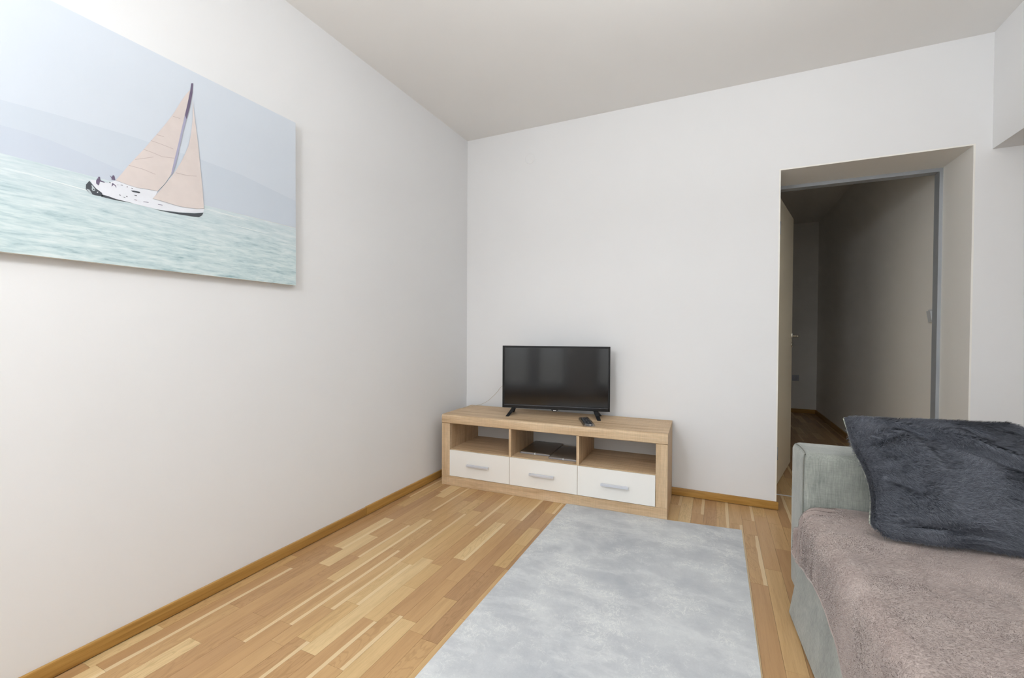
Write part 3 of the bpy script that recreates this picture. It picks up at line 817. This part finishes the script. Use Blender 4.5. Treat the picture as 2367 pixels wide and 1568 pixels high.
for s_, xf in ((-1, 0.085), (1, 0.665)):
    f = empty('foot', (xf, 0.020, 0), 0, tv)
    def leg(y1, xo, nm):
        bm = bmesh.new()
        T = [(-0.015, -0.012, TB + 0.004), (0.017, -0.012, TB + 0.004), (0.017, 0.012, TB + 0.004), (-0.015, 0.012, TB + 0.004)]
        sg = 1 if y1 > 0 else -1
        Mid = [(-0.014 + xo * 0.5, y1 * 0.45 - 0.010, TB * 0.42), (0.014 + xo * 0.5, y1 * 0.45 - 0.010, TB * 0.42), (0.014 + xo * 0.5, y1 * 0.45 + 0.010, TB * 0.58), (-0.014 + xo * 0.5, y1 * 0.45 + 0.010, TB * 0.58)]
        Bt = [(-0.012 + xo, y1 - 0.014, 0.0), (0.012 + xo, y1 - 0.014, 0.0), (0.012 + xo, y1 + 0.014, 0.0), (-0.012 + xo, y1 + 0.014, 0.0)]
        R_ = [[bm.verts.new(c) for c in L] for L in (T, Mid, Bt)]
        for A, B in zip(R_, R_[1:]):
            for k in range(4): bm.faces.new((A[k], A[(k + 1) % 4], B[(k + 1) % 4], B[k]))
        bm.faces.new(R_[0][::-1]); bm.faces.new(R_[-1])
        bmesh.ops.recalc_face_normals(bm, faces=bm.faces)
        bmesh.ops.bevel(bm, geom=list(bm.edges), offset=0.0015, segments=1, affect='EDGES')
        me = bpy.data.meshes.new(nm); bm.to_mesh(me); bm.free()
        return link(nm, me, M['tv_matt'], f)
    leg(-0.092, s_ * 0.030, 'front_prong'); leg(0.088, s_ * 0.030, 'rear_prong')
tag(tv, 'black flat-screen television switched off, standing on the oak cabinet', 'television')

cd = tube('aerial_cord', catmull([(0.66, -0.20, 0.74), (0.55, -0.215, 0.735), (0.432, -0.2, 0.695), (0.364, -0.16, 0.637), (0.275, -0.12, 0.568), (0.198, -0.09, 0.528), (0.139, -0.102, 0.5112), (0.120, -0.158, 0.5105), (0.109, -0.233, 0.5105), (0.094, -0.275, 0.5095), (0.070, -0.285, 0.49), (0.062, -0.285, 0.40), (0.056, -0.27, 0.20), (0.05, -0.25, 0.02)], 8), 0.0017, M['cord'])
tag(cd, 'thin pale cord running from behind the television down the cabinet corner', 'cord')

# remote control in its plastic sleeve
ra = math.atan2(-0.215, 0.1)
rm = empty('remote_control', (1.128, -0.355, 0.5085), ra + math.pi / 2)
rb = box('case', -0.0225, 0.0225, -0.108, 0.108, 0.0, 0.017, M['remote'], rm, 0.005, 3)
for r_ in range(9):
    for c_ in range(3):
        m_ = M['button_red'] if (r_ == 8 and c_ == 2) else M['button']
        if r_ == 1 and c_ == 1: m_ = M['print_white']
        if r_ == 4 and c_ == 1: m_ = M['print_white']
        box('button', -0.0155 + c_ * 0.0115, -0.0155 + c_ * 0.0115 + 0.008, -0.088 + r_ * 0.0205, -0.088 + r_ * 0.0205 + 0.011, 0.0165, 0.0185, m_, rm, 0.0006, 1)
box('sticker', 0.001, 0.008, -0.1088, -0.1078, 0.006, 0.012, M['print_white'], rm)
bm = bmesh.new()
bmesh.ops.create_grid(bm, x_segments=18, y_segments=40, size=1)
for v in bm.verts:
    x, y = v.co.x, v.co.y
    edge = max(abs(x) ** 6, abs(y) ** 8)
    n = noise.noise(Vector((x * 3, y * 7, 1.3)))
    v.co = Vector((x * 0.036 + n * 0.003, y * 0.125 + 0.004 * noise.noise(Vector((x * 4, y * 3, 4))), (0.0215 + 0.003 * n) * (1 - edge) + 0.001 + 0.006 * edge * abs(n)))
me = bpy.data.meshes.new('sleeve'); bm.to_mesh(me); bm.free()
link('sleeve', me, M['film'], rm, smooth=True)
tag(rm, 'dark grey remote control in a clear plastic sleeve on the cabinet top', 'remote control')

# ================================================================== SOFA
SA = math.radians(4)
SX, SY = 2.197, -0.960
def sof(name): return empty(name, (SX, SY, 0), SA)
sofa = sof('sofa')
SL = 2.35                                  # length along -y
def cushion(name, x0, x1, y0, y1, z0, z1, r, mat, parent, nx=14, puff=0.0, seed=0):
    bm = bmesh.new(); box_bm(bm, x0, x1, y0, y1, z0, z1)
    bmesh.ops.bevel(bm, geom=list(bm.edges), offset=r, segments=5, profile=0.5, affect='EDGES')
    bmesh.ops.subdivide_edges(bm, edges=[e for e in bm.edges if e.calc_length() > 0.12], cuts=nx, use_grid_fill=True)
    cx, cy, cz = (x0 + x1) / 2, (y0 + y1) / 2, (z0 + z1) / 2
    bm.normal_update()
    for v in bm.verts:
        a = abs(v.co.x - cx) / ((x1 - x0) / 2); b = abs(v.co.y - cy) / ((y1 - y0) / 2); c = abs(v.co.z - cz) / ((z1 - z0) / 2)
        s3 = sorted((a, b, c))
        w = max(0, 1 - s3[0] ** 2) * max(0, 1 - s3[1] ** 2)
        n = noise.noise(Vector((v.co.x * 7 + seed, v.co.y * 7, v.co.z * 7)))
        v.co += v.normal * (puff * w + 0.0015 * n)
    me = bpy.data.meshes.new(name); bm.to_mesh(me); bm.free()
    return link(name, me, mat, parent, smooth=True)
cushion('armrest', 0.0, 0.93, -0.208, 0.0, 0.035, 0.640, 0.026, M['sofa'], sofa, 10, 0.004, 1)
cushion('armrest', 0.0, 0.93, -SL, -SL + 0.208, 0.035, 0.640, 0.026, M['sofa'], sofa, 10, 0.004, 2)
cushion('backrest', 0.74, 0.95, -SL + 0.21, -0.21, 0.20, 0.86, 0.05, M['sofa'], sofa, 10, 0.01, 3)
cushion('seat_cushion', -0.012, 0.735, -SL + 0.212, -0.212, 0.235, 0.424, 0.045, M['sofa'], sofa, 12, 0.006, 4)
# slanted base panel below the seat
prism('base', [(-0.046, 0.012), (-0.040, 0.012), (0.74, 0.012), (0.74, 0.233), (-0.010, 0.233)], 'y', -SL + 0.214, -0.214, M['sofa'], sofa, 0.004)
for (fx, fy) in ((0.05, -0.06), (0.86, -0.06), (0.05, -SL + 0.06), (0.86, -SL + 0.06)):
    tube('foot', [(fx, fy, 0.0), (fx, fy, 0.036)], 0.022, M['tv_matt'], sofa, 12, rs=[0.018, 0.022])
# seams on the arm: edge welt and mitre
se = [(0.001, -0.196, 0.10), (0.0005, -0.198, 0.30), (0.0005, -0.198, 0.60), (0.008, -0.19, 0.633), (0.010, -0.10, 0.641), (0.009, -0.02, 0.635)]
tube('seam', catmull(se, 8), 0.0016, M['seam'], sofa, 6)
tag(sofa, 'grey-green fabric sofa with a boxy armrest, standing right of the rug', 'sofa')

# ---- blanket over the seat, hanging over the front edge
HEM = [(-0.205, 0.300), (-0.235, 0.275), (-0.262, 0.250), (-0.32, 0.246), (-0.39, 0.262), (-0.437, 0.262), (-0.508, 0.281), (-0.62, 0.264), (-0.717, 0.235), (-0.794, 0.190), (-0.95, 0.17), (-1.3, 0.16), (-2.3, 0.16)]
def hem(y):
    for (a, za), (b, zb) in zip(HEM, HEM[1:]):
        if b <= y <= a: return za + (zb - za) * (a - y) / (a - b)
    return HEM[-1][1]
def fbm(x, y, z, o=3):
    v = 0; a = 1; f = 1
    for _ in range(o):
        v += a * noise.noise(Vector((x * f, y * f, z * f))); a *= 0.5; f *= 2.1
    return v
bl = sof('blanket')
NT_, NS = 150, 96
Y0b, Y1b = -0.214, -SL + 0.24
RB = 0.050
rows = []
for j in range(NT_ + 1):
    t = (j / NT_) ** 1.35
    y = Y0b + (Y1b - Y0b) * t
    hz0 = hem(y)
    near = math.exp(-((y - Y0b) / 0.09) ** 2)
    row = []
    ztop = 0.4345 + 0.004 * near
    cx_, cz_ = 0.026, ztop - RB
    arc = RB * math.pi / 2
    l1 = max(0.02, cz_ - hz0); l3 = 0.69
    tot = l1 + arc + l3
    for i in range(NS + 1):
        u = i / NS
        # more samples in front part
        s_ = (u ** 1.6) * tot
        if s_ < l1:
            x = cx_ - RB; z = hz0 + s_
            nx, nz = -1.0, 0.0
            x -= 0.008 * (1 - s_ / l1)          # hangs slightly off the seat
        elif s_ < l1 + arc:
            a = (s_ - l1) / RB
            x = cx_ - RB * math.cos(a); z = cz_ + RB * math.sin(a)
            nx, nz = -math.cos(a), math.sin(a)
        else:
            x = cx_ + (s_ - l1 - arc); z = ztop; nx, nz = 0.0, 1.0
        front = 1.0 if s_ < l1 + arc else max(0.0, 1 - (s_ - l1 - arc) / 0.08)
        # vertical gathers at the far corner, soft ripples elsewhere
        g = near * (0.006 * math.sin((y * 150) + 3.0 * noise.noise(Vector((y * 20, z * 10, 2)))) + 0.002)
        rip = 0.005 * max(0, fbm(x * 4 + 2, y * 4, z * 3, 3)) + 0.0022 * fbm(x * 16, y * 16, z * 12 + 5, 2)
        amp = front * (g + 0.006 * abs(noise.noise(Vector((y * 9, z * 4, 7))))) + rip
        yy = y + (0.004 * noise.noise(Vector((x * 9, z * 9, 3))) if j == 0 else 0)
        # rounded far front corner
        cr = near * front
        x2 = x + nx * amp + 0.030 * math.exp(-((y - Y0b) / 0.035) ** 2) * (1 if z > 0.36 else 0) * front
        z2 = z + nz * amp - 0.010 * math.exp(-((y - Y0b) / 0.03) ** 2) * front
        if z2 < 0.41 and x2 > 0.02: pass
        row.append(Vector((x2, yy, z2)))
    rows.append(row)
def grid_mesh(name, rows, mat, parent, thick):
    bm = bmesh.new()
    vs = [[bm.verts.new(p) for p in r] for r in rows]
    for A, B in zip(vs, vs[1:]):
        for k in range(len(A) - 1): bm.faces.new((A[k], A[k + 1], B[k + 1], B[k]))
    bmesh.ops.recalc_face_normals(bm, faces=bm.faces)
    me = bpy.data.meshes.new(name); bm.to_mesh(me); bm.free()
    o = link(name, me, mat, parent, smooth=True)
    if thick:
        md = o.modifiers.new('thickness', 'SOLIDIFY'); md.thickness = thick; md.offset = 0
    return o
blm = grid_mesh('cloth', rows, M['blanket'], bl, 0.006)
# folded hem roll along the drop
hemp = [r[0] + Vector((-0.001, 0, 0.002)) for r in rows if r[0].y > -1.6]
tube('hem', hemp, 0.0045, M['blanket'], bl, 8)
tag(bl, 'taupe plush blanket spread over the sofa seat', 'blanket')

def fur(name, P, N, mat, parent, length, width, flow, lift, jit):
    """short tapered hairs: P roots, N normals (n,3)"""
    n = len(P)
    T = np.tile(np.asarray(flow, float), (n, 1)) if np.ndim(flow) == 1 else flow
    T = T + rng.normal(0, jit, (n, 3))
    T -= (T * N).sum(1, keepdims=True) * N
    T /= np.linalg.norm(T, axis=1, keepdims=True) + 1e-9
    lf = lift * rng.uniform(0.6, 1.4, (n, 1))
    d1 = T * 1.0 + N * lf * 1.5; d1 /= np.linalg.norm(d1, axis=1, keepdims=True)
    d2 = T * 1.0 + N * lf * 0.5; d2 /= np.linalg.norm(d2, axis=1, keepdims=True)
    S = np.cross(d1, N); S /= np.linalg.norm(S, axis=1, keepdims=True) + 1e-9
    L = length * rng.uniform(0.6, 1.25, (n, 1)); w = width * 0.5
    a = P - S * w; b = P + S * w
    m = P + d1 * L * 0.5
    c = m - S * w * 0.8; d = m + S * w * 0.8
    e = m + d2 * L * 0.5
    V = np.stack([a, b, c, d, e], 1).reshape(-1, 3)
    base = (np.arange(n) * 5)[:, None]
    Q = (base + np.array([0, 1, 3, 2]))
    Tt = (base + np.array([2, 3, 4]))
    me = bpy.data.meshes.new(name)
    me.vertices.add(len(V)); me.vertices.foreach_set('co', V.astype(np.float32).ravel())
    loops = np.concatenate([Q, Tt], 1).ravel()
    me.loops.add(len(loops)); me.loops.foreach_set('vertex_index', loops.astype(np.int32))
    starts = np.stack([np.arange(n) * 7, np.arange(n) * 7 + 4], 1).ravel()
    me.polygons.add(2 * n)
    me.polygons.foreach_set('loop_start', starts.astype(np.int32))
    me.update(calc_edges=True)
    o = link(name, me, mat, parent)
    o['kind'] = 'stuff'
    return o
def sample_grid(rows, n, keep=None):
    G = np.array([[tuple(p) for p in r] for r in rows])
    J, I = G.shape[0] - 1, G.shape[1] - 1
    A = np.linalg.norm(np.cross(G[1:, :-1] - G[:-1, :-1], G[:-1, 1:] - G[:-1, :-1]), axis=2)
    if keep is not None:
        C = (G[1:, 1:] + G[:-1, :-1]) / 2
        A = A * keep(C)
    pr = (A / A.sum()).ravel()
    idx = rng.choice(len(pr), n, p=pr)
    j, i = idx // I, idx % I
    u = rng.random((n, 1)); v = rng.random((n, 1))
    a, b, c, d = G[j, i], G[j, i + 1], G[j + 1, i], G[j + 1, i + 1]
    P = a * (1 - u) * (1 - v) + b * u * (1 - v) + c * (1 - u) * v + d * u * v
    N = np.cross(b - a, c - a); N /= np.linalg.norm(N, axis=1, keepdims=True) + 1e-12
    return P, N
P_, N_ = sample_grid(rows, 190000, lambda C: ((C[..., 1] > -1.35) & (C[..., 0] < 0.72)).astype(float))
sgn = np.sign(N_[:, 2:3] + (-N_[:, 0:1]) * 0.5); sgn[sgn == 0] = 1
N_ = N_ * sgn
sw_ = np.stack([np.array([noise.noise(Vector((p[0] * 7, p[1] * 7, k * 9.0))) for p in P_[:, :2]]) for k in range(2)], 1)
fl_ = np.stack([0.6 + 1.6 * sw_[:, 0], -0.6 + 2.2 * sw_[:, 1], -0.2 * np.ones(len(P_))], 1)
fur('nap', P_ + N_ * 0.003, N_, M['nap'], bl, 0.0045, 0.0009, fl_, 0.55, 0.35)

# ================================================================== PILLOW
pl = sof('cushion')
PB0 = Vector((0.124, -0.476, 0.454)); PB1 = Vector((0.72, -0.458, 0.454))     # bottom edge left, right
PT0 = Vector((0.128, -0.195, 0.787)); PT1 = Vector((0.640, -0.180, 0.800))     # top edge left, right
NU, NV = 72, 60
Nrm = (PB1 - PB0).cross(PT0 - PB0).normalized()
if Nrm.y > 0: Nrm = -Nrm                      # faces the camera side
def pill(u, v, side):
    # outline: corners pointed, edges drawn in
    eu = 1 - (2 * u - 1) ** 2; ev = 1 - (2 * v - 1) ** 2
    inset_u = 0.018 * ev * (1 - 2 * u) ; inset_v = 0.012 * eu * (1 - 2 * v)
    uu = u + inset_u; vv = v + inset_v
    if u > 0.93 and v > 0.93: vv -= 0.25 * (u - 0.93) ; uu -= 0.6 * (v - 0.93)
    # rounded lower left corner, left edge drawn in towards it
    cu, cv = max(0.0, 1 - u / 0.11), max(0.0, 1 - v / 0.14)
    uu += 0.045 * cu * cu * cv * cv; vv += 0.055 * cu * cu * cv * cv
    uu += 0.035 * math.sin(math.pi * min(1, max(0, (v - 0.08) / 0.6))) * (1 - u) ** 3
    a = PB0.lerp(PB1, uu); b = PT0.lerp(PT1, uu)
    p = a.lerp(b, vv)
    th = 0.088 * (max(0, eu) ** 0.55) * (max(0, ev) ** 0.6) * (1.12 - 0.35 * v)
    if side > 0:
        w = 0.0
        # big crease running from the upper left down to the right, plus smaller folds
        def crease(x0, y0, x1, y1, wd, h):
            dx, dy = x1 - x0, y1 - y0; L2 = dx * dx + dy * dy
            t = max(0, min(1, ((u - x0) * dx + (v - y0) * dy) / L2))
            qx, qy = x0 + dx * t, y0 + dy * t
            sd = ((u - qx) * dy - (v - qy) * dx) / math.sqrt(L2)
            d = math.hypot(u - qx, v - qy)
            return h * math.exp(-(d / wd) ** 2) * math.sin(math.pi * t) ** 0.5, sd
        K = 2.4
        for (x0, y0, x1, y1, wd, h) in ((0.18, 0.99, 0.98, 0.48, 0.035, 0.013), (0.14, 0.96, 0.98, 0.40, 0.05, -0.009), (0.30, 0.98, 0.45, 0.80, 0.04, -0.008),
                                        (0.04, 0.70, 0.26, 0.78, 0.025, -0.010), (0.03, 0.76, 0.28, 0.84, 0.03, 0.006), (0.22, 0.85, 0.34, 0.45, 0.05, 0.010), (0.05, 0.12, 0.55, 0.05, 0.022, -0.010),
                                        (0.05, 0.45, 0.24, 0.30, 0.035, -0.007), (0.24, 0.10, 0.36, 0.5, 0.05, 0.006), (0.55, 0.95, 0.72, 0.78, 0.03, -0.005)):
            w += K * crease(x0, y0, x1, y1, wd, h)[0]
        w += 0.011 * fbm(u * 4, v * 4, 1.7, 3) + 0.004 * fbm(u * 15, v * 15, 4, 2)
        e = min(1, eu * 4) * min(1, ev * 4)
        th = th + w * e
        return p + Nrm * th
    return p - Nrm * (th * 0.42) + Nrm * 0.0
bot_fix = lambda p: Vector((p.x, p.y, max(p.z, 0.4515)))
fr_rows = [[bot_fix(pill(i / NU, j / NV, 1)) for i in range(NU + 1)] for j in range(NV + 1)]
bk_rows = [[bot_fix(pill(i / NU, j / NV, -1)) for i in range(NU + 1)] for j in range(NV + 1)]
grid_mesh('front_cover', fr_rows, M['pillow'], pl, 0)
grid_mesh('back_cover', bk_rows, M['pillow_back'], pl, 0)
# light piping where front and back meet on the left side
edge_l = [fr_rows[j][0] + Vector((-0.001, 0.002, 0)) for j in range(2, NV)]
tube('piping', edge_l, 0.0028, M['pillow_back'], pl, 6)
P_, N_ = sample_grid(fr_rows, 160000)
sg = np.sign((N_ * np.array(tuple(Nrm))).sum(1, keepdims=True)); sg[sg == 0] = 1
N_ = N_ * sg
U = np.array(tuple((PB1 - PB0).normalized())); Vv = np.array(tuple((PT0 - PB0).normalized()))
nx_ = np.array([noise.noise(Vector((p[0] * 9, p[2] * 9, 0.3))) for p in P_]); ny_ = np.array([noise.noise(Vector((p[0] * 9, p[2] * 9, 7.3))) for p in P_])
fl_ = U[None, :] * (0.9 + 1.1 * nx_)[:, None] + Vv[None, :] * (-0.45 + 1.5 * ny_)[:, None]
fur('pile', P_, N_, M['pile'], pl, 0.016, 0.0013, fl_, 0.75, 0.30)
tag(pl, 'dark slate-grey plush cushion leaning against the sofa armrest', 'cushion')
